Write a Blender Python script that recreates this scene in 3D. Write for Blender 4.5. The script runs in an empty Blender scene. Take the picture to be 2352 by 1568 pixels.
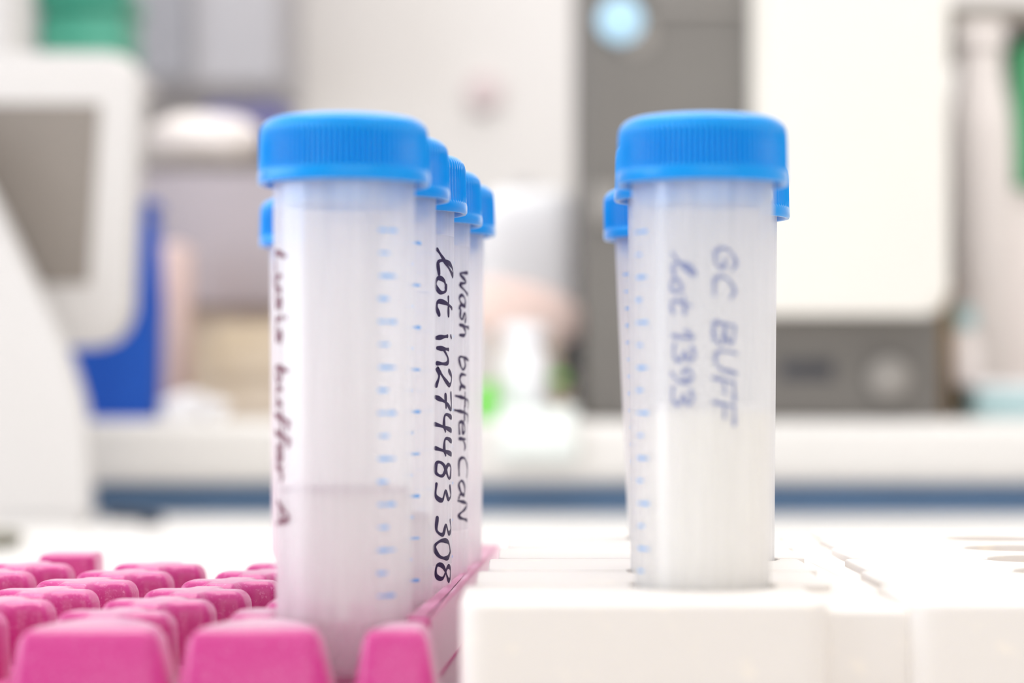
import bpy, bmesh, math, random
from mathutils import Vector, Matrix

# ------------------------------------------------------------------ camera, world, lights, exposure
S = bpy.context.scene
COL = S.collection
F_PX = 5300.0                 # focal length in pixels of the 2352 px wide frame
YH = 909.0                    # image row of the horizon
CAM_Z = 0.978                 # lens height above the floor; the bench top is at 0.900
R = math.radians

cam_d = bpy.data.cameras.new('camera')
cam = bpy.data.objects.new('camera', cam_d)
COL.objects.link(cam)
cam.location = (0, 0, CAM_Z)
cam.rotation_euler = (R(90), 0, 0)
cam_d.sensor_width = 36.0
cam_d.lens = 36.0 * F_PX / 2352.0
cam_d.shift_y = (YH - 784.0) / 2352.0
cam_d.clip_start = 0.02
cam_d.clip_end = 30
cam_d.dof.use_dof = True
cam_d.dof.focus_distance = 0.553
cam_d.dof.aperture_fstop = cam_d.lens / 11.0
S.camera = cam

S.view_settings.view_transform = 'Standard'
S.view_settings.look = 'None'
S.view_settings.gamma = 1.0
S.view_settings.use_curve_mapping = False
S.view_settings.exposure = 0.08

S.cycles.use_denoising = True
S.cycles.max_bounces = 14
S.cycles.diffuse_bounces = 7
S.cycles.use_adaptive_sampling = True
S.cycles.adaptive_threshold = 0.02
S.cycles.glossy_bounces = 4
S.cycles.transmission_bounces = 8
S.cycles.transparent_max_bounces = 64
S.cycles.caustics_reflective = False
S.cycles.caustics_refractive = False

w = bpy.data.worlds.new('world')
S.world = w
w.use_nodes = True
w.node_tree.nodes['Background'].inputs[0].default_value = (1.0, 0.985, 0.97, 1)
w.node_tree.nodes['Background'].inputs[1].default_value = 0.34


def area(name, loc, target, sx, sy, power, color):
    d = bpy.data.lights.new(name, 'AREA')
    d.shape = 'RECTANGLE'
    d.size = sx
    d.size_y = sy
    d.energy = power
    d.color = color
    o = bpy.data.objects.new(name, d)
    COL.objects.link(o)
    o.location = loc
    o.rotation_euler = (Vector(target) - Vector(loc)).to_track_quat('-Z', 'Y').to_euler()
    return o


area('window_and_fill_light', (-1.75, 0.45, 1.5), (0, 0.55, 0.95), 1.6, 1.3, 26, (0.86, 0.92, 1.0))
area('ceiling_light', (0.1, 0.7, 2.55), (0.1, 0.7, 0.9), 1.8, 1.0, 12, (1.0, 0.985, 0.96))
area('ceiling_light', (0.1, 2.0, 2.55), (0.1, 2.0, 0.9), 1.8, 0.8, 5, (1.0, 0.985, 0.96))
area('window_and_fill_light', (0.5, -1.6, 1.75), (0.05, 0.6, 0.93), 2.2, 1.4, 16, (1.0, 0.97, 0.94))  # added fill behind the camera to brighten front faces; no window stands there

# ------------------------------------------------------------------ helpers


def W(x, y, z):
    """millimetres relative to the lens -> world metres"""
    return Vector((x / 1000.0, y / 1000.0, CAM_Z + z / 1000.0))


def X_(u, Y):
    return (u - 1176.0) * Y / F_PX


def Z_(v, Y):
    return -(v - YH) * Y / F_PX


def principled(name, color, rough=0.5, spec=0.5, metallic=0.0, noise=None, bump=None, sss=0.0, coat=0.0, sheen=None):
    m = bpy.data.materials.new(name)
    m.use_nodes = True
    nt = m.node_tree
    b = nt.nodes['Principled BSDF']
    b.inputs['Base Color'].default_value = (*color, 1)
    b.inputs['Roughness'].default_value = rough
    b.inputs['Specular IOR Level'].default_value = spec
    b.inputs['Metallic'].default_value = metallic
    if sss:
        b.inputs['Subsurface Weight'].default_value = sss
        b.inputs['Subsurface Radius'].default_value = (0.002, 0.002, 0.003)
        b.inputs['Subsurface Scale'].default_value = 1.0
    if sheen:
        b.inputs['Sheen Weight'].default_value = sheen[0]
        b.inputs['Sheen Roughness'].default_value = sheen[1]
        b.inputs['Sheen Tint'].default_value = (*sheen[2], 1)
    if coat:
        b.inputs['Coat Weight'].default_value = coat
        b.inputs['Coat Roughness'].default_value = 0.2
    tc = nt.nodes.new('ShaderNodeTexCoord')
    if noise:
        scale, color2, lo, hi = noise
        n = nt.nodes.new('ShaderNodeTexNoise')
        n.inputs['Scale'].default_value = scale
        n.inputs['Detail'].default_value = 4
        nt.links.new(tc.outputs['Object'], n.inputs['Vector'])
        r = nt.nodes.new('ShaderNodeValToRGB')
        r.color_ramp.elements[0].position = lo
        r.color_ramp.elements[1].position = hi
        r.color_ramp.elements[0].color = (*color, 1)
        r.color_ramp.elements[1].color = (*color2, 1)
        nt.links.new(n.outputs['Fac'], r.inputs['Fac'])
        nt.links.new(r.outputs['Color'], b.inputs['Base Color'])
    if bump:
        scale, strength, dist = bump
        n = nt.nodes.new('ShaderNodeTexNoise')
        n.inputs['Scale'].default_value = scale
        n.inputs['Detail'].default_value = 3
        nt.links.new(tc.outputs['Object'], n.inputs['Vector'])
        bp = nt.nodes.new('ShaderNodeBump')
        bp.inputs['Strength'].default_value = strength
        bp.inputs['Distance'].default_value = dist
        nt.links.new(n.outputs['Fac'], bp.inputs['Height'])
        nt.links.new(bp.outputs['Normal'], b.inputs['Normal'])
    return m


def clear_plastic(name, color, see_through, trans=0.6, rough=0.2):
    """milky polypropylene: part passes straight through, the rest scatters, plus a gloss"""
    m = bpy.data.materials.new(name)
    m.use_nodes = True
    nt = m.node_tree
    nt.nodes.clear()
    out = nt.nodes.new('ShaderNodeOutputMaterial')
    tr = nt.nodes.new('ShaderNodeBsdfTransparent')
    di = nt.nodes.new('ShaderNodeBsdfDiffuse')
    tl = nt.nodes.new('ShaderNodeBsdfTranslucent')
    gl = nt.nodes.new('ShaderNodeBsdfGlossy')
    fr = nt.nodes.new('ShaderNodeValue')
    no = nt.nodes.new('ShaderNodeTexNoise')
    tc = nt.nodes.new('ShaderNodeTexCoord')
    mp = nt.nodes.new('ShaderNodeMapping')
    mr = nt.nodes.new('ShaderNodeMapRange')
    no.inputs['Scale'].default_value = 260
    mp.inputs['Scale'].default_value = (1, 1, 0.06)
    mr.inputs['From Min'].default_value = 0.3
    mr.inputs['From Max'].default_value = 0.7
    mr.inputs['To Min'].default_value = see_through - 0.1
    mr.inputs['To Max'].default_value = see_through + 0.1
    nt.links.new(tc.outputs['Object'], mp.inputs['Vector'])
    nt.links.new(mp.outputs['Vector'], no.inputs['Vector'])
    nt.links.new(no.outputs['Fac'], mr.inputs['Value'])
    fr.outputs[0].default_value = 0.07
    gl.inputs['Roughness'].default_value = rough
    for n in (di, tl):
        n.inputs['Color'].default_value = (*color, 1)
    m1 = nt.nodes.new('ShaderNodeMixShader')
    m1.inputs[0].default_value = trans
    nt.links.new(di.outputs[0], m1.inputs[1])
    nt.links.new(tl.outputs[0], m1.inputs[2])
    m2 = nt.nodes.new('ShaderNodeMixShader')
    nt.links.new(mr.outputs['Result'], m2.inputs[0])
    nt.links.new(m1.outputs[0], m2.inputs[1])
    nt.links.new(tr.outputs[0], m2.inputs[2])
    m3 = nt.nodes.new('ShaderNodeMixShader')
    nt.links.new(fr.outputs[0], m3.inputs[0])
    nt.links.new(m2.outputs[0], m3.inputs[1])
    nt.links.new(gl.outputs[0], m3.inputs[2])
    nt.links.new(m3.outputs[0], out.inputs['Surface'])
    return m


def finish(me, angle=35):
    me.shade_smooth()
    me.set_sharp_from_angle(angle=R(angle))


def to_mesh(bm, name, m, angle=35):
    bmesh.ops.recalc_face_normals(bm, faces=bm.faces)
    me = bpy.data.meshes.new(name)
    bm.to_mesh(me)
    bm.free()
    if m:
        me.materials.append(m)
    finish(me, angle)
    return me


def link(name, me, parent=None, loc=None):
    o = bpy.data.objects.new(name, me)
    COL.objects.link(o)
    if parent:
        o.parent = parent
    if loc is not None:
        o.location = loc
    return o


def tag(o, label=None, cat=None, group=None, kind=None):
    if label:
        o['label'] = label
    if cat:
        o['category'] = cat
    if group:
        o['group'] = group
    if kind:
        o['kind'] = kind
    return o


def thing(name, loc, label, cat, group=None):
    o = bpy.data.objects.new(name, None)
    o.empty_display_size = 0.02
    COL.objects.link(o)
    o.location = loc
    return tag(o, label, cat, group)


def lathe_bm(profile, seg=96, ribs=None, bm=None):
    """profile: list of (r, z, rib_amount) in mm; closed ends when r == 0"""
    bm = bm or bmesh.new()
    rings = []
    for p in profile:
        r, z = p[0], p[1]
        amt = p[2] if len(p) > 2 else 0.0
        if r <= 1e-6:
            rings.append([bm.verts.new((0, 0, z / 1000))])
            continue
        ring = []
        for k in range(seg):
            a = 2 * math.pi * k / seg
            rr = r
            if ribs and amt:
                t = (k * ribs / seg) % 1.0
                rr = r - amt * (0.5 - 0.5 * math.cos(2 * math.pi * t)) ** 1.5
            ring.append(bm.verts.new((rr * math.cos(a) / 1000, rr * math.sin(a) / 1000, z / 1000)))
        rings.append(ring)
    for a, b in zip(rings, rings[1:]):
        if len(a) == 1 and len(b) == 1:
            continue
        for k in range(seg):
            k2 = (k + 1) % seg
            if len(a) == 1:
                bm.faces.new((a[0], b[k], b[k2]))
            elif len(b) == 1:
                bm.faces.new((a[k], b[0], a[k2]))
            else:
                bm.faces.new((a[k], b[k], b[k2], a[k2]))
    return bm


def box_bm(x0, x1, y0, y1, z0, z1, bevel=0.0, seg=3, bm=None):
    """corner values in mm, local"""
    b2 = bmesh.new()
    bmesh.ops.create_cube(b2, size=1)
    for v in b2.verts:
        v.co = Vector(((x0 + x1) / 2 + v.co.x * (x1 - x0), (y0 + y1) / 2 + v.co.y * (y1 - y0),
                       (z0 + z1) / 2 + v.co.z * (z1 - z0))) / 1000
    if bevel:
        bmesh.ops.bevel(b2, geom=b2.edges[:], offset=bevel / 1000, segments=seg, profile=0.5, affect='EDGES')
    if bm is None:
        return b2
    me = bpy.data.meshes.new('t')
    b2.to_mesh(me)
    b2.free()
    bm.from_mesh(me)
    bpy.data.meshes.remove(me)
    return bm


def round_poly(pts, radii, n=5):
    """2D polygon with rounded corners; radii per point or one number"""
    out = []
    N = len(pts)
    for i, p in enumerate(pts):
        r = radii[i] if isinstance(radii, (list, tuple)) else radii
        a = Vector(pts[i - 1])
        c = Vector(pts[(i + 1) % N])
        p = Vector(p)
        if r <= 0:
            out.append(tuple(p))
            continue
        da, dc = (a - p), (c - p)
        r1 = min(r, da.length * 0.49, dc.length * 0.49)
        s, e = p + da.normalized() * r1, p + dc.normalized() * r1
        for k in range(n + 1):
            t = k / n
            q = s * (1 - t) ** 2 + p * 2 * t * (1 - t) + e * t * t
            out.append(tuple(q))
    return out


def inset_poly(pts, d):
    """move every point inwards (positive d) along its averaged normal; pts anticlockwise"""
    N = len(pts)
    out = []
    for i in range(N):
        a, p, c = Vector(pts[i - 1]), Vector(pts[i]), Vector(pts[(i + 1) % N])
        t = (c - a)
        if t.length < 1e-9:
            out.append(tuple(p))
            continue
        t.normalize()
        n = Vector((-t.y, t.x))
        out.append(tuple(p + n * d))
    return out


def post_bm(outline, z0, z1, bevel, draft, n=5, bm=None):
    """vertical post: outline at the top, widening by draft at the bottom, with a rounded top edge"""
    bm = bm or bmesh.new()
    rings = []
    h = z1 - z0
    levels = [(-draft, z0), (-draft * bevel / h, z1 - bevel)]
    for k in range(1, n + 1):
        a = math.pi / 2 * k / n
        levels.append((bevel * (1 - math.cos(a)), z1 - bevel + bevel * math.sin(a)))
    for d, z in levels:
        q = outline(d) if callable(outline) else inset_poly(outline, d)
        rings.append([bm.verts.new((x / 1000, y / 1000, z / 1000)) for x, y in q])
    N = len(rings[0])
    for a, b in zip(rings, rings[1:]):
        for k in range(N):
            k2 = (k + 1) % N
            bm.faces.new((a[k], a[k2], b[k2], b[k]))
    bm.faces.new(rings[-1])
    bm.faces.new(rings[0][::-1])
    return bm


def prism_xz_bm(pts, y0, y1, bevel=0.0, seg=3):
    """polygon in x/z (mm) extruded along y"""
    bm = bmesh.new()
    a = [bm.verts.new((x / 1000, y0 / 1000, z / 1000)) for x, z in pts]
    b = [bm.verts.new((x / 1000, y1 / 1000, z / 1000)) for x, z in pts]
    f1 = bm.faces.new(a)
    f2 = bm.faces.new(b[::-1])
    N = len(pts)
    for k in range(N):
        bm.faces.new((a[k], b[k], b[(k + 1) % N], a[(k + 1) % N]))
    if bevel:
        ed = [e for e in f1.edges] + [e for e in f2.edges]
        bmesh.ops.bevel(bm, geom=ed, offset=bevel / 1000, segments=seg, profile=0.5, affect='EDGES')
    return bm


def smooth_line(pts, n=6):
    """Catmull-Rom through 2D points"""
    if len(pts) < 3:
        return [tuple(p) for p in pts]
    P = [Vector(p) for p in pts]
    P = [P[0] * 2 - P[1]] + P + [P[-1] * 2 - P[-2]]
    out = []
    for i in range(1, len(P) - 2):
        for k in range(n):
            t = k / n
            a, b, c, d = P[i - 1], P[i], P[i + 1], P[i + 2]
            q = 0.5 * ((2 * b) + (c - a) * t + (2 * a - 5 * b + 4 * c - d) * t * t + (3 * b - a - 3 * c + d) * t ** 3)
            out.append(tuple(q))
    out.append(tuple(P[-2]))
    return out


# ------------------------------------------------------------------ handwriting: single-stroke letters
# each glyph: advance width, list of strokes in a box one unit high
G = {
    'l': (0.75, [[(0.0, 0.02), (0.35, 0.45), (0.62, 0.98), (0.42, 0.95), (0.28, 0.5), (0.35, 0.08), (0.7, 0.1)]]),
    'o': (0.55, [[(0.35, 0.5), (0.12, 0.4), (0.08, 0.12), (0.3, 0.02), (0.48, 0.2), (0.42, 0.45), (0.25, 0.5)]]),
    't': (0.6, [[(0.3, 0.9), (0.22, 0.5), (0.22, 0.1), (0.4, 0.02), (0.6, 0.12)], [(0.02, 0.6), (0.55, 0.62)]]),
    'i': (0.35, [[(0.1, 0.6), (0.22, 0.05)], [(0.06, 0.85), (0.1, 0.9)]]),
    'n': (0.6, [[(0.08, 0.62), (0.12, 0.05)], [(0.12, 0.35), (0.32, 0.6), (0.45, 0.5), (0.5, 0.05)]]),
    'a': (0.6, [[(0.45, 0.5), (0.2, 0.52), (0.06, 0.25), (0.2, 0.03), (0.4, 0.2), (0.46, 0.5), (0.46, 0.15), (0.58, 0.04)]]),
    'u': (0.6, [[(0.05, 0.55), (0.08, 0.15), (0.25, 0.03), (0.42, 0.2), (0.45, 0.55), (0.46, 0.12), (0.58, 0.04)]]),
    's': (0.5, [[(0.42, 0.48), (0.2, 0.55), (0.12, 0.4), (0.36, 0.22), (0.3, 0.05), (0.04, 0.08)]]),
    'h': (0.6, [[(0.08, 1.0), (0.1, 0.03)], [(0.1, 0.3), (0.3, 0.55), (0.44, 0.4), (0.48, 0.03)]]),
    'b': (0.55, [[(0.08, 1.0), (0.08, 0.05), (0.3, 0.02), (0.46, 0.25), (0.3, 0.5), (0.1, 0.35)]]),
    'f': (0.45, [[(0.45, 0.92), (0.28, 1.0), (0.2, 0.7), (0.2, -0.25)], [(0.0, 0.5), (0.42, 0.52)]]),
    'e': (0.5, [[(0.06, 0.28), (0.4, 0.34), (0.3, 0.55), (0.08, 0.4), (0.12, 0.06), (0.45, 0.08)]]),
    'r': (0.45, [[(0.08, 0.58), (0.12, 0.03)], [(0.12, 0.32), (0.28, 0.55), (0.42, 0.5)]]),
    'y': (0.5, [[(0.04, 0.55), (0.1, 0.2), (0.35, 0.2), (0.42, 0.55), (0.36, -0.1), (0.1, -0.3)]]),
    'W': (0.9, [[(0.04, 0.75), (0.2, 0.05), (0.42, 0.6), (0.6, 0.05), (0.85, 0.78)]]),
    'C': (0.7, [[(0.6, 0.8), (0.35, 0.95), (0.08, 0.55), (0.18, 0.1), (0.62, 0.08)]]),
    'N': (0.7, [[(0.06, 0.03), (0.1, 0.92), (0.5, 0.06), (0.56, 0.95)]]),
    'G': (0.75, [[(0.6, 0.8), (0.35, 0.95), (0.08, 0.55), (0.2, 0.06), (0.55, 0.1), (0.58, 0.42), (0.34, 0.44)]]),
    'B': (0.7, [[(0.08, 0.95), (0.08, 0.03)], [(0.08, 0.95), (0.5, 0.85), (0.42, 0.56), (0.1, 0.52), (0.58, 0.4), (0.5, 0.06), (0.08, 0.03)]]),
    'U': (0.7, [[(0.06, 0.95), (0.08, 0.25), (0.3, 0.03), (0.52, 0.25), (0.56, 0.95)]]),
    'F': (0.6, [[(0.08, 0.95), (0.08, 0.03)], [(0.08, 0.93), (0.52, 0.95)], [(0.08, 0.5), (0.4, 0.52)]]),
    'L': (0.6, [[(0.1, 0.95), (0.08, 0.05), (0.52, 0.04)]]),
    'A': (0.75, [[(0.04, 0.03), (0.34, 0.97), (0.64, 0.03)], [(0.15, 0.36), (0.55, 0.38)]]),
    '0': (0.75, [[(0.4, 0.95), (0.1, 0.75), (0.08, 0.3), (0.3, 0.03), (0.58, 0.25), (0.6, 0.7), (0.38, 0.95)]]),
    '1': (0.45, [[(0.04, 0.65), (0.25, 0.95), (0.25, 0.03)]]),
    '2': (0.72, [[(0.06, 0.7), (0.25, 0.95), (0.52, 0.75), (0.35, 0.4), (0.06, 0.08), (0.3, 0.16), (0.62, 0.04)]]),
    '3': (0.68, [[(0.08, 0.85), (0.35, 0.95), (0.5, 0.72), (0.25, 0.52), (0.56, 0.35), (0.45, 0.06), (0.06, 0.08)]]),
    '4': (0.78, [[(0.12, 0.95), (0.08, 0.5), (0.4, 0.42), (0.62, 0.5)], [(0.55, 0.95), (0.5, 0.5), (0.44, 0.02)]]),
    '5': (0.6, [[(0.5, 0.95), (0.15, 0.93), (0.1, 0.55), (0.4, 0.55), (0.5, 0.25), (0.3, 0.03), (0.05, 0.1)]]),
    '7': (0.72, [[(0.06, 0.88), (0.58, 0.92), (0.4, 0.5), (0.28, 0.02)], [(0.16, 0.48), (0.56, 0.52)]]),
    '8': (0.76, [[(0.5, 0.9), (0.2, 0.92), (0.15, 0.66), (0.52, 0.36), (0.45, 0.06), (0.12, 0.1), (0.16, 0.4), (0.56, 0.72), (0.5, 0.9)]]),
    '9': (0.68, [[(0.5, 0.75), (0.3, 0.95), (0.1, 0.75), (0.25, 0.52), (0.5, 0.7), (0.5, 0.3), (0.3, 0.03)]]),
    ' ': (0.5, []),
}


def barrel_r(z):
    return 14.65 + (13.95 - 14.65) * (43.0 - z) / 89.0


def ribbon(bm, line, half, rad_off, th0, z0, down=True):
    """flat pen stroke lying on the barrel; line is in mm: (along the text, up the letters)"""
    pts = []
    for p, q in zip(line, line[1:]):
        d = math.hypot(q[0] - p[0], q[1] - p[1])
        n = max(1, int(d / 0.35))
        for k in range(n):
            pts.append((p[0] + (q[0] - p[0]) * k / n, p[1] + (q[1] - p[1]) * k / n))
    pts.append(line[-1])
    # round ends
    N = len(pts)
    rows = []
    for i, p in enumerate(pts):
        a = pts[max(0, i - 1)]
        b = pts[min(N - 1, i + 1)]
        t = Vector((b[0] - a[0], b[1] - a[1]))
        t = t.normalized() if t.length > 1e-9 else Vector((1, 0))
        nrm = Vector((-t.y, t.x))
        hw = half * (0.85 + 0.25 * math.sin(i * 0.5 + z0))
        rows.append((Vector(p), t, nrm, hw))
    full = []
    p, t, n_, hw = rows[0]
    for k in (75, 50, 25):
        full.append((p - t * hw * math.sin(R(k)), n_, hw * math.cos(R(k))))
    for p, t, n_, hw in rows:
        full.append((p, n_, hw))
    p, t, n_, hw = rows[-1]
    for k in (25, 50, 75):
        full.append((p + t * hw * math.sin(R(k)), n_, hw * math.cos(R(k))))

    def place(q):
        if down:
            z, up = z0 - q.x, q.y
        else:
            z, up = z0 + q.y, q.x
        r = barrel_r(z) + rad_off
        th = th0 + up / r
        return bm.verts.new((r * math.sin(th) / 1000, -r * math.cos(th) / 1000, z / 1000))
    prev = None
    for p, n_, hw in full:
        cur = (place(p + n_ * hw), place(p - n_ * hw))
        if prev:
            bm.faces.new((prev[0], prev[1], cur[1], cur[0]))
        prev = cur


def write(bm, text, th0_deg, z0, size, length=None, half=0.4, off=0.06, slant=0.12, down=True):
    adv = sum(G[c][0] for c in text)
    k = (length / adv) if length else size
    x = 0.0
    rnd = random.Random(len(text) * 7 + int(size * 10))
    for c in text:
        wd, strokes = G[c]
        j = rnd.uniform(-0.05, 0.05)
        for s in strokes:
            line = [((x + px + slant * py) * k, (py + j) * size) for px, py in smooth_line(s)]
            ribbon(bm, line, half, off, R(th0_deg), z0, down)
        x += wd


# ------------------------------------------------------------------ materials
M = {}
M['blue_cap'] = principled('blue_cap_plastic', (0.0, 0.30, 0.82), 0.28, 0.3, bump=(900, 0.05, 0.0002), sss=0.1, sheen=(0.85, 0.3, (0.9, 0.96, 1.0)))
M['tube'] = clear_plastic('milky_clear_plastic', (0.995, 0.995, 0.998), 0.40, trans=0.45)
M['tube_inner'] = clear_plastic('milky_clear_plastic_inner_face', (0.995, 0.995, 0.998), 0.88, trans=0.6)
M['patch'] = clear_plastic('frosted_writing_patch', (0.95, 0.95, 0.97), 0.55, trans=0.5, rough=0.5)
M['ink'] = principled('dark_marker_ink', (0.035, 0.022, 0.075), 0.45, 0.3)
M['blue_ink'] = principled('blue_grey_marker_ink', (0.24, 0.28, 0.47), 0.5, 0.3)
M['maroon_ink'] = principled('maroon_marker_ink', (0.17, 0.06, 0.09), 0.5, 0.3)
M['tick'] = principled('pale_blue_print', (0.20, 0.46, 0.86), 0.5, 0.3)
M['clear_liquid'] = clear_plastic('clear_liquid', (0.98, 0.955, 0.965), 0.5, trans=0.5, rough=0.05)
M['meniscus'] = clear_plastic('meniscus_edge', (0.68, 0.55, 0.64), 0.5, trans=0.7, rough=0.1)
M['milk'] = principled('milky_liquid', (0.97, 0.945, 0.90), 0.3, 0.4, sss=0.2)
M['pink'] = principled('pink_rack_plastic', (0.54, 0.030, 0.23), 0.42, 0.5,
                       noise=(1400, (0.70, 0.20, 0.42), 0.56, 0.80), bump=(2500, 0.1, 0.0002), coat=0.3, sheen=(0.75, 0.3, (1.0, 0.93, 0.97)))
M['white_rack'] = principled('cream_white_rack_plastic', (0.78, 0.735, 0.70), 0.5, 0.4,
                             noise=(140, (0.90, 0.82, 0.72), 0.6, 0.8), bump=(800, 0.05, 0.0002), sss=0.1)
M['bench'] = principled('white_bench_laminate', (0.70, 0.68, 0.66), 0.45, 0.3, noise=(6, (0.68, 0.66, 0.64), 0.4, 0.7))
M['white'] = principled('white_casing', (0.60, 0.58, 0.57), 0.45, 0.4, bump=(300, 0.05, 0.0005))
M['warm_white'] = principled('warm_white_door', (0.74, 0.715, 0.67), 0.45, 0.4, bump=(300, 0.05, 0.0005))
M['grey'] = principled('grey_instrument_paint', (0.16, 0.15, 0.14), 0.5, 0.2, noise=(9, (0.18, 0.17, 0.158), 0.35, 0.7))
M['screen'] = principled('switched_off_screen', (0.22, 0.195, 0.175), 0.5, 0.3, noise=(5, (0.25, 0.22, 0.195), 0.4, 0.7))
M['navy'] = principled('slate_blue_skirt', (0.075, 0.13, 0.22), 0.5, 0.2, noise=(10, (0.08, 0.14, 0.24), 0.4, 0.7))
M['bin_blue'] = principled('royal_blue_plastic', (0.012, 0.075, 0.40), 0.5, 0.2, noise=(20, (0.015, 0.09, 0.44), 0.4, 0.7))
M['lavender'] = principled('lavender_grey_casing', (0.40, 0.36, 0.39), 0.5, 0.3, noise=(8, (0.43, 0.385, 0.415), 0.4, 0.7))
M['beige'] = principled('beige_card', (0.55, 0.45, 0.33), 0.7, 0.2, noise=(12, (0.60, 0.52, 0.44), 0.4, 0.7))
M['brown'] = principled('brown_card', (0.17, 0.10, 0.045), 0.7, 0.2, noise=(25, (0.26, 0.17, 0.07), 0.4, 0.7))
M['purple'] = principled('navy_purple_fabric', (0.12, 0.115, 0.25), 0.8, 0.2, noise=(25, (0.20, 0.18, 0.33), 0.4, 0.7))
M['green'] = principled('green_plastic', (0.03, 0.24, 0.16), 0.4, 0.4, noise=(15, (0.09, 0.34, 0.24), 0.4, 0.7))
M['leaf_green'] = principled('bright_green_plastic', (0.16, 0.70, 0.05), 0.4, 0.4, noise=(30, (0.2, 0.75, 0.1), 0.4, 0.7))
M['mid_green'] = principled('mid_green_plastic', (0.06, 0.38, 0.16), 0.4, 0.4, noise=(15, (0.1, 0.42, 0.2), 0.4, 0.7))
M['rose'] = principled('pale_rose_pouch', (0.80, 0.60, 0.55), 0.6, 0.3, noise=(14, (0.85, 0.70, 0.65), 0.35, 0.7))
M['wall'] = principled('off_white_wall_paint', (0.72, 0.695, 0.69), 0.8, 0.2, noise=(2, (0.74, 0.71, 0.68), 0.3, 0.7), bump=(80, 0.05, 0.001))
M['ceiling'] = principled('white_ceiling', (0.88, 0.88, 0.87), 0.9, 0.1, noise=(30, (0.84, 0.84, 0.83), 0.5, 0.8))
M['floor'] = principled('pale_grey_floor', (0.55, 0.54, 0.52), 0.5, 0.3, noise=(40, (0.5, 0.49, 0.48), 0.4, 0.7))
M['cabinet'] = principled('blue_grey_cabinet_shaded', (0.30, 0.30, 0.33), 0.5, 0.3, noise=(3, (0.34, 0.33, 0.36), 0.4, 0.7))  # darker door tone: shaded end of a light gradient painted across the cabinet
M['cabinet_side'] = principled('lavender_cabinet_lit', (0.44, 0.43, 0.46), 0.5, 0.3, noise=(3, (0.48, 0.47, 0.49), 0.4, 0.7))  # lighter body tone: lit end of the same painted gradient
M['hook'] = principled('faint_pink_plate', (0.62, 0.52, 0.53), 0.6, 0.2, noise=(30, (0.66, 0.56, 0.57), 0.4, 0.7))
M['dark'] = principled('dark_grey_plastic', (0.055, 0.055, 0.065), 0.5, 0.3, noise=(30, (0.07, 0.07, 0.08), 0.4, 0.7))
M['olive'] = principled('olive_grey_plastic', (0.17, 0.16, 0.12), 0.5, 0.3, noise=(30, (0.2, 0.19, 0.15), 0.4, 0.7))
M['shelf'] = principled('grey_shelf_paint', (0.27, 0.245, 0.22), 0.5, 0.3, noise=(6, (0.3, 0.27, 0.24), 0.4, 0.7))
M['sky_button'] = principled('pale_blue_button', (0.42, 0.66, 0.84), 0.4, 0.4, noise=(40, (0.45, 0.69, 0.86), 0.4, 0.7))
M['pale_grey'] = principled('pale_grey_plastic', (0.27, 0.255, 0.24), 0.5, 0.3, noise=(40, (0.29, 0.27, 0.25), 0.4, 0.7))
M['teal'] = principled('pale_teal_plastic', (0.40, 0.56, 0.58), 0.5, 0.3, noise=(20, (0.46, 0.6, 0.62), 0.4, 0.7))
M['carboy'] = principled('pinkish_white_plastic', (0.82, 0.76, 0.74), 0.5, 0.3, noise=(7, (0.84, 0.78, 0.76), 0.4, 0.7))
M['mint'] = principled('mint_white_tissue', (0.76, 0.80, 0.78), 0.8, 0.2, bump=(60, 0.3, 0.003))
M['frost'] = principled('frosted_white_plastic', (0.84, 0.84, 0.88), 0.4, 0.4, noise=(20, (0.88, 0.88, 0.9), 0.4, 0.7))

lamp = bpy.data.materials.new('lit_panel')
lamp.use_nodes = True
lamp.node_tree.nodes['Principled BSDF'].inputs['Emission Color'].default_value = (1, 0.985, 0.96, 1)
lamp.node_tree.nodes['Principled BSDF'].inputs['Emission Strength'].default_value = 3.0
M['lamp'] = lamp

# ------------------------------------------------------------------ the room


def structure(name, bm, m):
    o = link(name, to_mesh(bm, name, m))
    o['kind'] = 'structure'
    return o


def wbox(x0, x1, y0, y1, z0, z1, bevel=0.0, seg=3):
    """box in mm relative to the lens, already at world height"""
    bm = box_bm(x0, x1, y0, y1, z0, z1, bevel, seg)
    bmesh.ops.translate(bm, verts=bm.verts, vec=(0, 0, CAM_Z))
    return bm


structure('wall_back', wbox(-2600, 2600, 2600, 2700, -978, 1722), M['wall'])
structure('ceiling', wbox(-2600, 2600, -1800, 2700, 1722, 1762), M['ceiling'])
structure('floor', wbox(-2600, 2600, -1800, 2700, -1018, -978), M['floor'])
structure('wall_right', wbox(2600, 2700, -1800, 2700, -978, 1722), M['wall'])
# left wall with a window opening
bm = wbox(-2700, -2600, -1800, -900, -978, 1722)
for a in ((-2700, -2600, 1300, 2700, -978, 1722), (-2700, -2600, -900, 1300, -978, 100), (-2700, -2600, -900, 1300, 1400, 1722)):
    me = bpy.data.meshes.new('t')
    b2 = wbox(*a)
    b2.to_mesh(me)
    b2.free()
    bm.from_mesh(me)
    bpy.data.meshes.remove(me)
structure('wall_left', bm, M['wall'])

# bench the racks stand on
B = thing('lab_bench', W(0, 900, -978), 'long white laminate lab bench under both tube racks', 'bench')


def part(name, bm, m, parent, angle=35):
    """bm in world coordinates; parented to a thing that has only a location (and maybe a z rotation)"""
    bmesh.ops.transform(bm, matrix=Matrix.Translation(-parent.location), verts=bm.verts)
    return link(name, to_mesh(bm, name, m, angle), parent)


part('worktop', wbox(-1500, 1500, -150, 2300, -118, -78, 4), M['bench'], B)
part('cabinet', wbox(-1480, 1480, -100, 2280, -978, -118, 2), M['shelf'], B)

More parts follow.
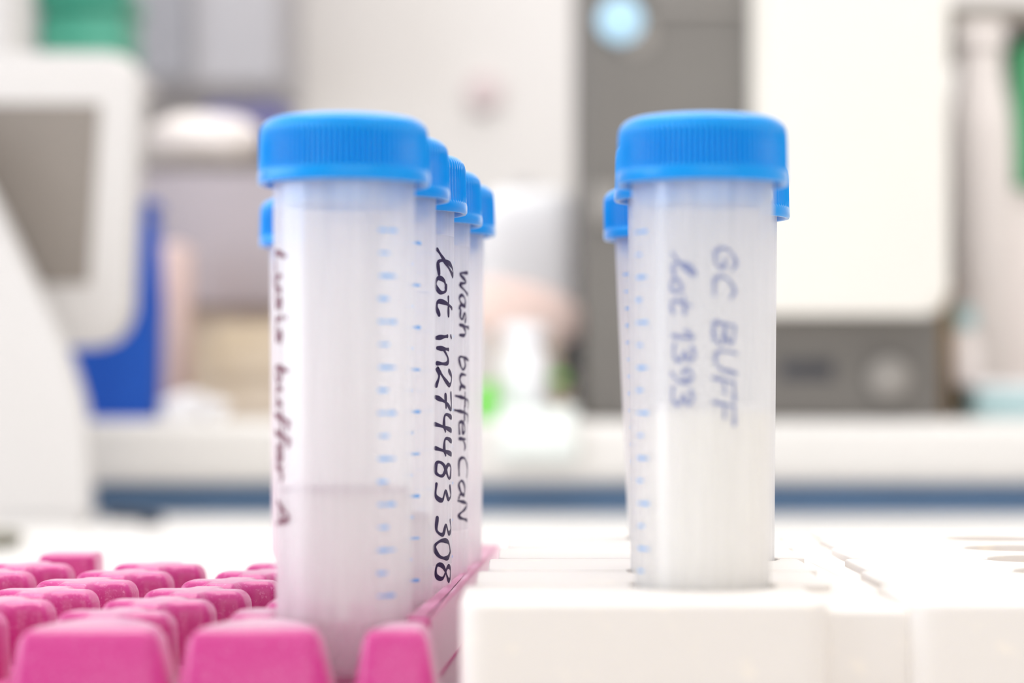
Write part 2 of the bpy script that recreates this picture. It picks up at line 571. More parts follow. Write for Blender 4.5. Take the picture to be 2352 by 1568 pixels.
# raised shelf with a slate-blue skirt
sh = thing('raised_shelf', W(100, 1800, -78), 'thick white shelf slab with slate blue skirt, running across behind the racks', 'shelf')
ty = 1510.0
z_top = Z_(966, ty)
part('slab', wbox(-480, 700, ty, ty + 640, Z_(1112, ty), z_top, 9, 4), M['bench'], sh)
part('skirt', wbox(-470, 690, ty + 6, ty + 620, -78, Z_(1112, ty), 0), M['navy'], sh)

# ------------------------------------------------------------------ tubes
cap_prof = []
cap_prof += [(0, 57.6), (8, 57.5), (13.2, 57.3)]
for k in range(0, 7):
    a = math.pi / 2 * k / 6
    cap_prof.append((13.9 + 3.5 * math.sin(a), 53.9 + 3.3 * math.cos(a), 0.0 if k < 5 else 0.25))
cap_prof += [(17.45, 53.4, 0.75), (17.5, 51.0, 0.8), (17.55, 48, 0.8), (17.6, 46.6, 0.8), (17.6, 46.2, 0.3), (17.65, 45.9, 0),
             (17.75, 45.4, 0), (17.75, 43.9, 0), (17.5, 43.45, 0), (17.0, 43.4, 0), (16.6, 43.6, 0), (16.35, 44.2, 0),
             (15.6, 46.5, 0), (15.5, 55.3, 0), (13.4, 55.4, 0), (13.2, 39.6, 0), (12.6, 39.2, 0), (12.2, 40, 0), (12.0, 53, 0), (0, 53.2, 0)]  # inner plug skirt added so blue haze shows through the upper barrel
CAP = to_mesh(lathe_bm(cap_prof, seg=96 * 6, ribs=96), 'cap', M['blue_cap'], 50)

outer = [(barrel_r(z), z) for z in (54.8, 50, 43, 20, 0, -20, -40, -44.6)]
outer += [(13.75, -45.6), (13.1, -46.3), (9.5, -50.3), (5.0, -55.4), (3.4, -57.2), (2.4, -57.8), (0, -58.0)]
inner = [(0, -56.6), (2.0, -56.4), (4.2, -54.6), (9.0, -49.2), (12.3, -45.4), (12.9, -44.4)]
inner += [(barrel_r(z) - 1.0, z) for z in (-40, -20, 0, 20, 43, 54.8)]
bm = lathe_bm(outer, seg=128)
n_out = len(bm.faces)
lathe_bm(inner, seg=128, bm=bm)
bm.faces.ensure_lookup_table()
for k, f in enumerate(bm.faces):
    f.material_index = 0 if k < n_out else 1
BARREL = to_mesh(bm, 'barrel', M['tube'], 40)
BARREL.materials.append(M['tube_inner'])


def tick_mesh(th0, name='graduation_marks'):
    bm = bmesh.new()
    k = 0
    z = 33.5
    n = 0
    while z > -44:
        long_ = (n % 2 == 0)
        arc = (4.0 if long_ else 2.0)
        ribbon(bm, [(0, 0), (arc, 0)], 0.36, 0.05, R(th0), z, down=False)
        z -= 4.62
        n += 1
    return to_mesh(bm, name, M['tick'])


def patch_mesh(t0, t1, z0, z1):
    bm = bmesh.new()
    n = 16
    grid = []
    for zi in range(5):
        z = z0 + (z1 - z0) * zi / 4
        row = []
        for k in range(n + 1):
            th = R(t0 + (t1 - t0) * k / n)
            r = barrel_r(z) + 0.03
            row.append(bm.verts.new((r * math.sin(th) / 1000, -r * math.cos(th) / 1000, z / 1000)))
        grid.append(row)
    for a, b in zip(grid, grid[1:]):
        for k in range(n):
            bm.faces.new((a[k], a[k + 1], b[k + 1], b[k]))
    return to_mesh(bm, 'writing_patch', M['patch'])


def liquid_mesh(level, m):
    p = [(0, -56.4), (1.8, -56.2), (4.0, -54.4), (8.8, -49.0), (12.1, -45.2), (12.8, -44.2), (barrel_r(-30) - 1.15, -30),
         (barrel_r(level) - 1.15, level), (barrel_r(level) - 2.0, level - 0.5), (8, level - 0.8), (0, level - 0.8)]
    return to_mesh(lathe_bm(p, seg=96), 'liquid', m, 50)


TICKS = {}


def make_tube(x, y, dz, label, group, ticks=30, text=(), liquid=None, patch=None, tilt=0.0, spin=0.0):
    t = thing('centrifuge_tube', W(x, y, dz - 58), label, 'tube', group)
    t.rotation_euler = (0, R(tilt), R(spin))
    up = Vector((0, 0, 0.058))
    link('cap', CAP, t, up)
    link('barrel', BARREL, t, up)
    if ticks not in TICKS:
        TICKS[ticks] = tick_mesh(ticks)
    link('graduation_marks', TICKS[ticks], t, up)
    if patch:
        link('writing_patch', patch_mesh(*patch), t, up)
    if text:
        bm = bmesh.new()
        for (s, th, z, size, length, half, ink) in text:
            write(bm, s, th, z, size, length, half, off=0.09)
        o = link('handwriting', to_mesh(bm, 'handwriting', M[ink]), t, up)
        o['label'] = {'ink': 'dark marker handwriting', 'blue_ink': 'blue-grey marker handwriting',
                      'maroon_ink': 'maroon marker handwriting'}[ink]
    if liquid:
        o = link('liquid', liquid_mesh(liquid[0], M[liquid[1]]), t, up)
        o['label'] = liquid[2]
        if liquid[1] == 'clear_liquid':
            lv = liquid[0]
            rr = barrel_r(lv) - 1.12
            link('meniscus', to_mesh(lathe_bm([(rr, lv + 0.9), (rr, lv - 0.3), (rr - 1.6, lv - 0.7), (rr - 1.6, lv - 0.4), (rr - 0.5, lv), (rr, lv + 0.9)], seg=80), 'meniscus', M['meniscus'], 50), t, up)
    return t


GL = 'blue-capped centrifuge tubes standing in the pink rack'
GR = 'blue-capped centrifuge tubes standing in the white rack'


def row(i):
    return (-34.75 + 3.13 * i, 477.4 + 37.9 * i)


make_tube(*row(0), 0, 'large blurred blue-capped tube at the pink rack front, maroon writing down its left side', GL,
          ticks=34, text=[('Lysis buffer A', -70, 30, 5.6, 57, 0.62, 'maroon_ink')], liquid=(-19.5, 'clear_liquid', 'faintly pink clear liquid'))
make_tube(*row(1), 0, 'blue-capped tube directly behind the frontmost tube of the pink rack', GL, ticks=36,
          liquid=(-27, 'clear_liquid', 'faintly pink clear liquid'))
make_tube(*row(2), 0, 'sharply focused blue-capped tube with bold dark handwriting lot in274483 308', GL, ticks=26,
          text=[('lot', 46, 34.5, 8.4, 15.2, 0.58, 'ink'), ('in', 46, 15.8, 8.4, 9.0, 0.58, 'ink'),
                ('274483', 46, 7.0, 8.4, 32.2, 0.58, 'ink'), ('308', 46, -28.3, 8.4, 16.3, 0.58, 'ink')], patch=(44, 100, 38, -40))
make_tube(*row(3), 0, 'blue-capped tube with thin dark handwriting Wash buffer CaN', GL, ticks=30,
          text=[('Wash', 56, 32.2, 6.2, 17.6, 0.45, 'ink'), ('buffer', 56, 10.6, 6.2, 24, 0.45, 'ink'),
                ('CaN', 56, -14.6, 6.4, 17.4, 0.45, 'ink')], patch=(40, 96, 38, -34))
make_tube(*row(4), 0, 'rearmost blue-capped tube in the receding row on the pink rack', GL, ticks=10)
make_tube(-56.0, 674.0, 0, 'far blue-capped tube peeking out left of the large front tube', GL, ticks=30)

make_tube(39.4, 477.5, 0, 'large blurred blue-capped tube of milky liquid marked GC BUFF in the white rack', GR, ticks=-72,
          text=[('GC', 4, 30.6, 4.8, 11, 0.4, 'blue_ink'), ('BUFF', 4, 15.6, 4.8, 21, 0.4, 'blue_ink'),
                ('lot', -30, 28.8, 4.8, 12, 0.4, 'blue_ink'), ('1393', -30, 13.8, 4.8, 16, 0.4, 'blue_ink')],
          liquid=(-3.0, 'milk', 'cream-white milky liquid'), patch=(-44, 44, 38, -1.5))
make_tube(40.6, 516.0, 0, 'blue-capped tube right behind the milky GC BUFF tube', GR, ticks=-60)
make_tube(49.0, 555.0, -1.0, 'blue-capped tube whose cap edge shows right of the milky tube', GR, ticks=0)
make_tube(46.7, 634.0, 0, 'leaning blue-capped tube whose cap shows low left of the milky tube', GR, ticks=-62, tilt=-2.1)

# ------------------------------------------------------------------ pink rack
TOP = -45.0
BODY = -58.6
pr = thing('tube_rack', W(-90, 570, -78), 'magenta pink plastic tube rack with rows of rounded pegs', 'tube rack')


def ppart(name, bm, parent, angle=40):
    bmesh.ops.translate(bm, verts=bm.verts, vec=(0, 0, CAM_Z))
    return part(name, bm, M['pink'], parent, angle)


body = [(-176, 441), (-17.5, 441), (-2.6, 706), (-176, 706)]
ppart('base', post_bm(round_poly(body, 4), -78, BODY, 1.0, 0.3), pr)


def star(cx, cy, s=1.0):
    """four-armed peg outline (anticlockwise) as a function of the inset, arms turned a little clockwise"""
    a = R(-9)

    def ring(d):
        tip = 12.6 * s - d
        tw = 4.3 * s - 0.55 * d
        cc = 7.2 * s - 0.85 * d
        base = []
        for k in range(4):
            ang = k * 90
            dd = Vector((math.cos(R(ang)), math.sin(R(ang))))
            n = Vector((-dd.y, dd.x))
            base.append(dd * tip - n * tw)
            base.append(dd * tip + n * tw)
            e = Vector((math.cos(R(ang + 45)), math.sin(R(ang + 45))))
            base.append(e * cc)
        pts = []
        for p in base:
            pts.append((cx + p.x * math.cos(a) - p.y * math.sin(a), cy + p.x * math.sin(a) + p.y * math.cos(a)))
        r1 = max(0.8, 2.0 * s - 0.35 * d)
        return round_poly(pts, [r1, r1, 3.6 * s] * 4, 5)
    return ring


rowY = lambda j: 455 + 27.3 * j
for j in range(0, 8):
    for i in range(-2, 2):
        if i == -2 and j < 3:
            continue
        if i == -1 and j == 7:
            continue
        xc = -98.9 + 35.4 * i + 4.7 * j + 11.5
        yc = rowY(j)
        if j == 0:
            if i == -1:
                x0, x1 = -133, -106
            elif i == 0:
                x0, x1 = X_(42, 443), X_(352, 443)
            else:
                x0, x1 = X_(432, 443), X_(722, 443)
            pts = [(x0, 443), (x1, 443), (x1 + 1.0, 452), (x1 - 4, 464), (x1 - 9, 470), (x0 + 9, 470), (x0 + 4, 464), (x0 + 0.5, 452)]
            out = round_poly(pts, [2.5, 2.5, 3, 4, 3, 3, 4, 3], 5)
            ppart('peg', post_bm(out, BODY - 0.5, TOP, 2.2, 3.2), pr)
            continue
        if i == 1:
            xt = -34.75 + 0.0826 * (yc - 477.4)
            xl = xc - 11.5
            xr = min(xc + 11.5, xt - 14.2)
            if j >= 6:
                continue
            if xr - xl < 5:
                continue
            out = round_poly([(xl, yc - 6), (xl + 3, yc - 9.5), (xr, yc - 9.5), (xr, yc + 9.5), (xl + 3, yc + 9.5), (xl, yc + 6)],
                             2.4, 5)
            ppart('peg', post_bm(out, BODY - 0.5, TOP, 2.2, 0.8), pr)
            continue
        s = 0.97
        if i == 0 and j == 7:
            continue
        if i == -2 and j == 7:
            out = round_poly([(-135, 656), (-119, 656), (-119, 674), (-135, 674)], 3, 5)
            ppart('peg', post_bm(out, BODY - 0.5, TOP - 0.2, 1.6, 0.5), pr)
            continue
        ppart('peg', post_bm(star(xc, yc, s), BODY - 0.5, TOP, 3.0, 0.6, 6), pr)
# corner peg right of the front tube and the rail behind it
out = round_poly([(X_(832, 443), 443), (X_(975, 443), 443), (-16.4, 461), (-20.5, 463), (X_(832, 443) + 3, 459)], [2.6, 2.6, 2, 2.5, 3], 5)
ppart('peg', post_bm(out, BODY - 0.5, TOP, 2.0, 2.6), pr)
out = [(-16.6, 466), (-3.4, 702), (-10, 702), (-10.6, 629), (-21.8, 470)]
ppart('side_rail', post_bm(round_poly(out, [1.6, 1.6, 2, 3, 2], 5), BODY - 0.5, TOP, 0.9, 0.0), pr)

# ------------------------------------------------------------------ white rack
WT = -39.0
WB = -58.6
wr = thing('tube_rack', W(90, 540, -78), 'cream white plastic tube rack of large smooth blocks at lower right', 'tube rack')
wtubes = [(39.4, 477.5), (40.6, 516.0), (49.0, 555.0), (46.0, 634.0)]


def wpart(name, bm):
    bmesh.ops.translate(bm, verts=bm.verts, vec=(0, 0, CAM_Z))
    return part(name, bm, M['white_rack'], wr, 40)


wpart('base', post_bm(round_poly([(-11.4, 433.5), (246, 433.5), (257, 672), (2, 672)], 5), -78, WB, 0.6, 0.2))
bounds = [434, 477.5, 516, 555, 594.5, 634, 672]
for c in range(3):
    for j in range(6):
        y0, y1 = bounds[j] + (1.4 if j else 0), bounds[j + 1] - (1.4 if j < 5 else 0)
        xl = -11 + 85 * c + 0.055 * ((y0 + y1) / 2 - 434)
        xr = xl + (70 if j == 0 else 74)
        fr = [(xl, y0)]
        bites = []

        def bite(yc, forward):
            pts = []
            cx = None
            for tx, ty_ in wtubes:
                if abs(ty_ - yc) < 1 and xl < tx < xr:
                    cx = tx
            if cx is None:
                cx = xl + 48
            rr = 15.1
            yb = y0 if forward else y1
            off = abs(yb - yc)
            half = math.sqrt(rr * rr - off * off)
            a0 = math.asin(off / rr)
            n = 14
            for k in range(n + 1):
                a = a0 + (math.pi - 2 * a0) * k / n
                x = cx - rr * math.cos(a)
                y = yc + (rr * math.sin(a) if forward else -rr * math.sin(a))
                pts.append((x, y))
            if not forward:
                pts.reverse()
            return pts
        pts = [(xl, y0)]
        if j:
            pts += bite(bounds[j], True)
        pts += [(xr, y0), (xr, y1)]
        if j < 5:
            pts += bite(bounds[j + 1], False)
        pts += [(xl, y1)]
        rad = [0] * len(pts)
        big = 6.0 if j == 0 else 2.5
        rad[0] = big
        rad[-1] = 2.5
        for q in range(1, len(pts) - 1):
            rad[q] = 0
        k = pts.index((xr, y0))
        rad[k] = big
        rad[k + 1] = 2.5
        if xr - max(p[0] for p in pts[1:-1] if p[0] < xr - 0.01) < 3:
            rad[k] = rad[k + 1] = 1.3
        wpart('block', post_bm(round_poly(pts, rad, 6), WB - 0.3, WT, 0.6 if j else 1.1, 0.1))

for c in range(2):
    x0 = -11 + 85 * c + 68
    wpart('web', post_bm(round_poly([(x0, 438), (x0 + 19, 438), (x0 + 32, 671), (x0 + 13, 671)], 1), WB - 0.3, WT - 1.6, 1.0, 0.0))

# ------------------------------------------------------------------ monitor and its stand at the left
my = 1424.0
mo = thing('monitor', W(-340, my, -78), 'white framed monitor with dull grey-brown screen at the left edge', 'monitor')
o1 = [(X_(-420, my), Z_(118, my)), (X_(318, my), Z_(120, my)), (X_(286, my), Z_(795, my)), (X_(-420, my), Z_(795, my))]


def ppx(pts):
    return pts[::-1]


def world_prism(pts, y0, y1, bevel=0.0, seg=3):
    bm = prism_xz_bm(pts, y0, y1, bevel, seg)
    bmesh.ops.translate(bm, verts=bm.verts, vec=(0, 0, CAM_Z))
    return bm


part('frame', world_prism(round_poly(o1, [8, 20, 26, 8], 8), my, my + 38, 5), M['white'], mo)
o2 = [(X_(-330, my), Z_(236, my)), (X_(230, my), Z_(238, my)), (X_(205, my), Z_(652, my)), (X_(-330, my), Z_(652, my))]
part('screen', world_prism(round_poly(o2, 2), my - 1.2, my + 4), M['screen'], mo)
sy = 1412.0
o3 = [(X_(-300, sy), Z_(250, sy)), (X_(-110, sy), Z_(255, sy)), (X_(10, sy), Z_(480, sy)), (X_(95, sy), Z_(655, sy)),
      (X_(160, sy), Z_(790, sy)), (X_(205, sy), Z_(930, sy)), (X_(216, sy), Z_(1070, sy)), (X_(218, sy), -78), (X_(-300, sy), -78)]
st = thing('instrument_stand', W(-330, sy, -78), 'tall white sloping stand in front of the monitor', 'stand')
part('housing', world_prism(round_poly(o3, [5, 5, 5, 8, 12, 15, 15, 6, 5], 6), sy - 26, sy, 6, 4), M['white'], st)

# cable and small dark wedge on the bench
cp = smooth_line([(-258, 1475), (-252, 1452), (-238, 1440), (-222, 1420), (-214, 1400), (-220, 1380)], 6)
bm = bmesh.new()
prev = None
for k, (x, y) in enumerate(cp):
    a_, b_ = Vector(cp[max(0, k - 1)]), Vector(cp[min(len(cp) - 1, k + 1)])
    t_ = (b_ - a_).normalized()
    ring = []
    for q in range(10):
        an = 2 * math.pi * q / 10
        ring.append(bm.verts.new(W(x - t_.y * 2.8 * math.cos(an), y + t_.x * 2.8 * math.cos(an), -75.2 + 2.8 * math.sin(an))))
    if prev:
        for q in range(10):
            bm.faces.new((prev[q], prev[(q + 1) % 10], ring[(q + 1) % 10], ring[q]))
    prev = ring
o = link('cable', to_mesh(bm, 'cable', M['dark']))
tag(o, 'thin black cable lying on the bench beside the white stand', 'cable')
bm = wbox(-285, X_(32, 1180), 1165, 1210, -78, Z_(1222, 1180), 5)
o = thing('computer_mouse', W(-272, 1188, -78), 'small olive-grey rounded mouse-like device at the left edge of the bench', 'mouse')
part('shell', bm, M['olive'], o)
part('button', wbox(-283, -266, 1163, 1180, Z_(1222, 1180) - 3, Z_(1222, 1180) + 0.6, 1), M['dark'], o)

# ------------------------------------------------------------------ grey instrument at the right
gy = 1535.0
base_z = z_top
gi = thing('laboratory_oven', W(170, gy + 150, base_z), 'large mid-grey instrument with white door standing on the raised shelf', 'instrument')
part('casing', wbox(X_(1346, gy), X_(2163, gy), gy, gy + 320, base_z, 330, 4), M['grey'], gi)
dy = gy - 22
o4 = [(X_(1730, dy), 325), (X_(2180, dy), 325), (X_(2180, dy), Z_(722, dy)), (X_(1730, dy), Z_(722, dy))]
part('door', world_prism(round_poly(o4, [5, 5, 16, 5], 8), dy, gy, 7, 4), M['warm_white'], gi)


def disc(u, v, Y, r, depth, m, name, parent):
    bm = lathe_bm([(0, 0), (r * 0.85, 0), (r, 1.0), (r, depth)], seg=48)
    bmesh.ops.rotate(bm, matrix=Matrix.Rotation(R(-90), 3, 'X'), verts=bm.verts)
    p = W(X_(u, Y), Y - depth, Z_(v, Y))
    bmesh.ops.translate(bm, verts=bm.verts, vec=p)
    return part(name, bm, m, parent)


b_ = disc(1425, 48, gy, 15, 5, M['sky_button'], 'button', gi)
b_['label'] = 'pale blue round button'
disc(1462, 82, gy, 13, 1.5, M['pale_grey'], 'dial', gi)['label'] = 'pale grey disc'
disc(2040, 868, gy, 13.5, 8, M['pale_grey'], 'knob', gi)
part('latch', wbox(X_(1358, gy), X_(1425, gy), gy - 6, gy, Z_(515, gy), Z_(425, gy), 2), M['pale_grey'], gi)
part('recess', wbox(X_(1790, gy), X_(1915, gy), gy - 1.5, gy + 2, Z_(872, gy), Z_(828, gy), 1), M['dark'], gi)
part('top_strip', wbox(X_(1500, gy), X_(1725, gy), gy - 2, gy, Z_(30, gy), Z_(12, gy), 0.5), M['pale_grey'], gi)

bx = 1600.0
o = thing('cardboard_box', W(X_(2175, bx), bx + 60, base_z), 'narrow brown cardboard box squeezed against the grey instrument', 'box')
part('carton', wbox(X_(2135, bx), X_(2188, bx), bx, bx + 120, base_z, Z_(640, bx), 1), M['brown'], o)
part('flap', wbox(X_(2135, bx), X_(2188, bx), bx + 2, bx + 60, Z_(640, bx), Z_(640, bx) + 2, 0.4), M['brown'], o)

# ------------------------------------------------------------------ things at the far right


def bottle(x, y, z, r, h, neck_r, neck_h, m, cap_m, name, label, cat, group=None, cap_h=None):
    t = thing(name, W(x, y, z), label, cat, group)
    k = r * 0.15
    prof = [(0, 0), (r - k, 0), (r, k), (r, h * 0.75), (r * 0.93, h * 0.83), (r * 0.7, h * 0.92), (neck_r, h), (neck_r, h + neck_h), (0, h + neck_h)]
    link('bottle_body', to_mesh(lathe_bm(prof, seg=48), 'bottle_body', m, 50), t)
    if cap_m:
        ch = cap_h or neck_h
        prof = [(0, h + neck_h + ch * 0.3), (neck_r * 1.1, h + neck_h + ch * 0.3), (neck_r * 1.2, h + neck_h + ch * 0.1), (neck_r * 1.2, h + neck_h * 0.2),
                (neck_r, h + neck_h * 0.15)]
        link('screw_cap', to_mesh(lathe_bm(prof, seg=48), 'screw_cap', cap_m, 40), t)
    return t


ry = 1760.0
bottle(X_(2252, ry), ry, base_z, 25, Z_(115, ry) - base_z, 17, 14, M['carboy'], M['carboy'], 'carboy',
       'tall pinkish-white plastic bottle between the grey instrument and a green container', 'bottle')
o = thing('storage_bin', W(X_(2400, ry), ry + 40, base_z + 130), 'mid-green plastic container at the upper right edge of the photo', 'container')
part('bin_body', wbox(X_(2338, ry), 520, ry, ry + 90, Z_(430, ry), Z_(90, ry), 6), M['mid_green'], o)
part('bin_lid', wbox(X_(2332, ry), 522, ry - 3, ry + 93, Z_(90, ry), Z_(72, ry), 3), M['dark'], o)
o = thing('storage_box', W(430, ry + 50, base_z), 'pale beige box standing under the green container', 'box')
part('carton', wbox(X_(2318, ry) , 540, ry + 10, ry + 100, base_z, Z_(432, ry), 4), M['carboy'], o)
part('lid', wbox(X_(2318, ry) - 2, 542, ry + 8, ry + 102, Z_(462, ry), Z_(432, ry), 2), M['carboy'], o)
o = thing('wall_shelf', W(500, 1850, 330), 'dark grey shelf across the top right corner', 'shelf')
part('shelf_board', wbox(300, 800, 1750, 1960, Z_(62, 1750), Z_(8, 1750), 2), M['shelf'], o)
part('bracket', wbox(560, 568, 1760, 1955, Z_(62, 1750) - 80, Z_(62, 1750), 1), M['dark'], o)
bottle(X_(2238, 1600), 1640, base_z, 13, 62, 8, 12, M['carboy'], M['teal'], 'reagent_bottle',
       'small pale bottle with teal screw cap right of the brown box', 'bottle', cap_h=16)
o = thing('tip_box', W(375, 1600, base_z), 'low bluish-teal tray on the raised shelf at the right edge', 'box')
part('tray', wbox(X_(2228, 1580), 440, 1560, 1630, base_z, Z_(892, 1580), 3), M['teal'], o)
part('lid', wbox(X_(2228, 1580) - 1, 441, 1559, 1631, Z_(892, 1580), Z_(878, 1580), 2), M['frost'], o)

# ------------------------------------------------------------------ things in the middle
cy = 1700.0


def blob_bm(cx, y, cz, rx, ry_, rz, seed=1, amp=0.12, sub=4, power=2.0):
    """soft rounded body with gentle lumps, mm relative to the lens"""
    rnd = random.Random(seed)
    ph = [(rnd.uniform(1, 3), rnd.uniform(1, 3), rnd.uniform(1, 3), rnd.uniform(0, 6)) for _ in range(4)]
    bm = bmesh.new()
    bmesh.ops.create_icosphere(bm, subdivisions=sub, radius=1)
    for v in bm.verts:
        c = v.co.copy()
        k = (abs(c.x) ** power + abs(c.y) ** power + abs(c.z) ** power) ** (-1 / power)
        d = 1 + amp * sum(math.sin(a * c.x * 2 + b * c.y * 2 + e * c.z * 2 + f) for a, b, e, f in ph) / 4
        c = c * k * d
        v.co = Vector(((cx + c.x * rx) / 1000, (y + c.y * ry_) / 1000, CAM_Z + (cz + c.z * rz) / 1000))
    return bm


o = thing('jerrycan', W(X_(1215, cy), cy + 60, base_z), 'large glossy white rounded container behind the pale rose pouch', 'container')
part('can_body', blob_bm(X_(1212, cy), cy + 62, (Z_(420, cy) + base_z) / 2, 40, 32, (Z_(420, cy) - base_z) / 2, 3, 0.02, 4, 5), M['frost'], o)
part('screw_cap', wbox(X_(1180, cy), X_(1225, cy), cy + 45, cy + 70, Z_(425, cy) - 2, Z_(395, cy), 3), M['white'], o)

py = 1600.0
o = thing('pouch', W(X_(1215, py), py + 10, base_z), 'pale rose rounded pouch lying above the white bottle', 'pouch')
bm = blob_bm(0, py + 16, 0, 42, 13, 22, 8, 0.08, 4, 2.6)
bmesh.ops.rotate(bm, cent=(0, py / 1000, CAM_Z), matrix=Matrix.Rotation(R(16), 3, 'Y'), verts=bm.verts)
bmesh.ops.translate(bm, verts=bm.verts, vec=(X_(1205, py) / 1000, 0, Z_(722, py) / 1000))
part('pouch_body', bm, M['rose'], o)
part('stand', wbox(X_(1130, py), X_(1310, py), py + 8, py + 34, base_z, Z_(775, py), 4), M['beige'], o)

wy = 1560.0
bottle(X_(1204, wy), wy, base_z, 17.5, Z_(780, wy) - base_z, 13, 8, M['frost'], M['frost'], 'wash_bottle',
       'white rounded bottle standing on the shelf below the rose pouch', 'bottle')
bottle(X_(1118, 1540), 1540, base_z, 8, 20, 5, 4, M['leaf_green'], M['leaf_green'], 'dropper_bottle',
       'tiny bright green bottle left of the white rounded bottle', 'bottle')
bottle(X_(1286, 1560), 1585, base_z, 9, 24, 5, 6, M['beige'], M['leaf_green'], 'dropper_bottle',
       'small beige-green bottle between the white bottle and the grey instrument', 'bottle')
o = thing('binder_clip', W(X_(1308, 1560), 1580, Z_(850, 1560)), 'small black clip on the pouch stand beside the grey instrument', 'clip')
part('clip_body', wbox(X_(1290, 1580), X_(1335, 1580), 1590, 1604, Z_(848, 1580), Z_(795, 1580), 3), M['dark'], o)
part('clip_handle', wbox(X_(1300, 1580), X_(1325, 1580), 1592, 1600, Z_(795, 1580), Z_(780, 1580), 1), M['dark'], o)
# crumpled tissue hanging over the shelf front
bm = bmesh.new()
rnd = random.Random(4)
rowsv = []
prof = [(1545, z_top + 7), (1530, z_top + 9), (1515, z_top + 7), (1506, z_top + 1), (1503, z_top - 10), (1502, z_top - 20), (1503, z_top - 27)]
for k in range(25):
    t = k / 24
    x = X_(1148, 1505) + (X_(1325, 1505) - X_(1148, 1505)) * t
    r_ = []
    for q, (yy, zz) in enumerate(prof):
        wv = 2.2 * math.sin(k * 0.9 + q * 0.7) + 1.4 * math.sin(k * 2.1 + q)
        r_.append(bm.verts.new(((x + 0.8 * math.sin(q * 2 + k)) / 1000, (yy - max(0, wv) * (q > 2)) / 1000, CAM_Z + (zz + (wv if q < 4 else 0)) / 1000)))
    rowsv.append(r_)
for a, b in zip(rowsv, rowsv[1:]):
    for q in range(len(prof) - 1):
        bm.faces.new((a[q], a[q + 1], b[q + 1], b[q]))
me = to_mesh(bm, 'paper_tissue', M['mint'], 60)
o = link('paper_tissue', me)
so = o.modifiers.new('thick', 'SOLIDIFY')
so.thickness = 0.0012
tag(o, 'crumpled mint-white paper tissue draped over the front edge of the raised shelf', 'tissue')

# ------------------------------------------------------------------ things left of the centre
ly = 1720.0
o = thing('benchtop_reader', W(X_(470, ly), ly + 120, base_z), 'boxy lavender-grey instrument behind the blue bin', 'instrument')
part('casing', wbox(X_(240, ly), X_(760, ly), ly, ly + 260, Z_(705, ly), Z_(383, ly), 5), M['lavender'], o)
part('foot_block', wbox(X_(260, ly), X_(740, ly), ly + 20, ly + 240, base_z, Z_(705, ly), 3), M['beige'], o)
part('top_panel', wbox(X_(235, ly), X_(765, ly), ly - 3, ly + 262, Z_(383, ly), Z_(370, ly), 2), M['shelf'], o)
tz = Z_(370, ly)
o = thing('folded_cloth', W(X_(445, ly), ly + 60, tz), 'soft white rounded bundle on top of the lavender-grey instrument', 'cloth')
part('bundle', blob_bm(X_(445, ly), ly + 60, tz + 20, 44, 40, 21, 5, 0.06, 4, 2.6), M['carboy'], o)
o = thing('fabric_bag', W(X_(600, ly), ly + 90, tz), 'dark navy-purple fabric bag beside the white bundle', 'bag')
part('bag_body', blob_bm(X_(608, ly + 40), ly + 90, tz + 27, 19, 22, 28, 7, 0.12, 4, 2.4), M['purple'], o)
part('strap', blob_bm(X_(520, ly + 70), ly + 112, tz + 48, 26, 8, 9, 9, 0.1, 3, 2.4), M['purple'], o)
by = 1600.0
o = thing('storage_bin', W(X_(280, by), by + 40, base_z), 'royal blue plastic bin standing on the raised shelf behind the monitor', 'bin')
o5 = [(X_(170, by), base_z), (X_(372, by), base_z), (X_(378, by), Z_(700, by)), (X_(368, by), Z_(480, by)), (X_(150, by), Z_(480, by))]
part('bin_body', world_prism(round_poly(o5, [3, 6, 3, 14, 3], 5), by - 30, by, 3), M['bin_blue'], o)
part('rim', world_prism(round_poly([(X_(148, by), Z_(492, by)), (X_(374, by), Z_(492, by)), (X_(374, by), Z_(470, by)), (X_(148, by), Z_(470, by))], 2), by - 32, by + 2, 1.5), M['bin_blue'], o)
o = thing('glove_box', W(X_(405, by), by + 100, base_z), 'slim dusky-pink carton beside the blue bin', 'box')
part('carton', wbox(X_(380, 1660), X_(425, 1660), 1640, 1700, base_z, Z_(560, 1660), 2), M['rose'], o)
part('opening', wbox(X_(385, 1660), X_(420, 1660), 1650, 1690, Z_(560, 1660), Z_(560, 1660) + 1.5, 0.5), M['purple'], o)
o = thing('cardboard_box', W(X_(560, 1580), 1620, base_z), 'open beige cardboard box left of the large front tube', 'box')
part('carton', wbox(X_(455, 1600), X_(700, 1600), 1590, 1680, base_z, Z_(770, 1600), 2), M['beige'], o)
part('flap', wbox(X_(500, 1600), X_(690, 1600), 1586, 1590, Z_(860, 1600), Z_(745, 1600), 1), M['beige'], o)
for k, (u, rr, hh) in enumerate(((400, 9, 11), (432, 12, 15), (490, 9, 10))):
    t = thing('weighing_dish', W(X_(u, 1545), 1545 + 6 * k, base_z),
              ['small white dish beside the foot of the blue bin', 'larger white dish, middle of the three in front of the beige box',
               'small white dish, rightmost of the three in front of the beige box'][k], 'dish', 'little white dishes on the shelf edge')
    link('dish', to_mesh(lathe_bm([(0, 0), (rr * 0.6, 0), (rr, hh), (rr - 1, hh), (rr * 0.55, 1.2), (0, 1.2)], seg=40), 'dish', M['frost'], 50), t)
    link('lid', to_mesh(lathe_bm([(0, hh + 4), (rr * 0.5, hh + 3.4), (rr * 0.9, hh + 1), (rr + 0.6, hh + 0.2), (rr + 0.6, hh - 1), (rr + 0.1, hh - 1)], seg=40), 'lid', M['frost'], 50), t)

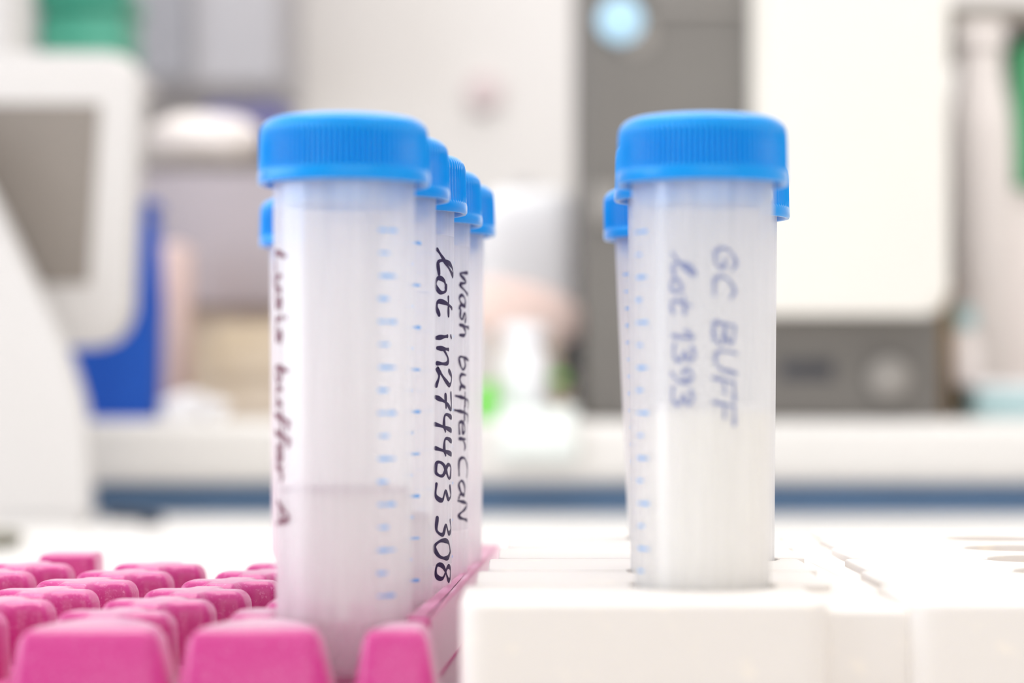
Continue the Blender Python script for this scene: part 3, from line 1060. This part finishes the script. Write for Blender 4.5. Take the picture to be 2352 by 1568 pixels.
# top left: green container and white roll on the wall cabinet shelf behind the monitor
ky = 1650.0
o = thing('wall_cabinet', W(-250, 2300, 300), 'pale blue-grey wall cabinet behind the monitor, top left', 'cabinet')
part('cabinet_body', wbox(-900, X_(640, 2350), 2350, 2598, Z_(190, 2350), 900, 3), M['cabinet_side'], o)
part('door', wbox(-890, X_(440, 2350), 2335, 2350, Z_(185, 2350), 890, 3), M['cabinet'], o)
o = thing('monitor_shelf', W(-330, ky, 240), 'narrow white shelf hidden just above the monitor top', 'shelf')
part('shelf_board', wbox(-520, X_(300, ky), ky - 30, ky + 120, Z_(150, ky) - 8, Z_(150, ky), 2), M['white'], o)
part('post', wbox(-500, -488, ky + 60, ky + 80, base_z, Z_(150, ky) - 8, 1), M['white'], o)
o = thing('storage_box', W(X_(190, ky), ky + 30, Z_(150, ky)), 'dark green plastic box above the monitor', 'box')
part('box_body', wbox(X_(85, ky), X_(285, ky), ky, ky + 80, Z_(150, ky), Z_(20, ky), 6), M['green'], o)
part('lid', wbox(X_(78, ky), X_(292, ky), ky - 3, ky + 83, Z_(20, ky), Z_(-40, ky), 5), M['green'], o)
o = thing('paper_roll', W(X_(20, ky), ky - 10, Z_(150, ky)), 'white paper roll left of the dark green box', 'paper roll')
bm = lathe_bm([(6, 0), (24, 0), (24, 90), (6, 90), (6, 0)], seg=48)
bmesh.ops.translate(bm, verts=bm.verts, vec=W(X_(5, ky), ky - 2, Z_(150, ky)))
part('roll', bm, M['white'], o)
bm = lathe_bm([(0, 1), (5, 1), (5, 91), (0, 91)], seg=32)
bmesh.ops.translate(bm, verts=bm.verts, vec=W(X_(5, ky), ky - 2, Z_(150, ky)))
part('core', bm, M['beige'], o)

# wall fitting (faint pinkish dot) on the back wall
o = thing('wall_hook', W(X_(1112, 2590), 2590, Z_(212, 2590)), 'faint dusky-pink round fitting on the white back wall', 'wall fitting')
bm = lathe_bm([(0, 0), (16, 0), (20, 4), (20, 10), (0, 10)], seg=40)
bmesh.ops.rotate(bm, matrix=Matrix.Rotation(R(-90), 3, 'X'), verts=bm.verts)
bmesh.ops.translate(bm, verts=bm.verts, vec=W(X_(1112, 2590), 2588, Z_(212, 2590)))
part('plate', bm, M['hook'], o)

# ceiling panels (the lamps' visible bodies)
for k, (x, y) in enumerate(((100, 700), (100, 2000))):
    o = thing('ceiling_panel', W(x, y, 1700), ['ceiling light panel above the racks', 'ceiling light panel above the raised shelf'][k], 'ceiling light')
    part('housing', wbox(x - 930, x + 930, y - 530 if k == 0 else y - 430, y + 530 if k == 0 else y + 430, 1700, 1722, 2), M['white'], o)
    part('diffuser', wbox(x - 900, x + 900, y - 500 if k == 0 else y - 400, y + 500 if k == 0 else y + 400, 1696, 1700), M['lamp'], o)
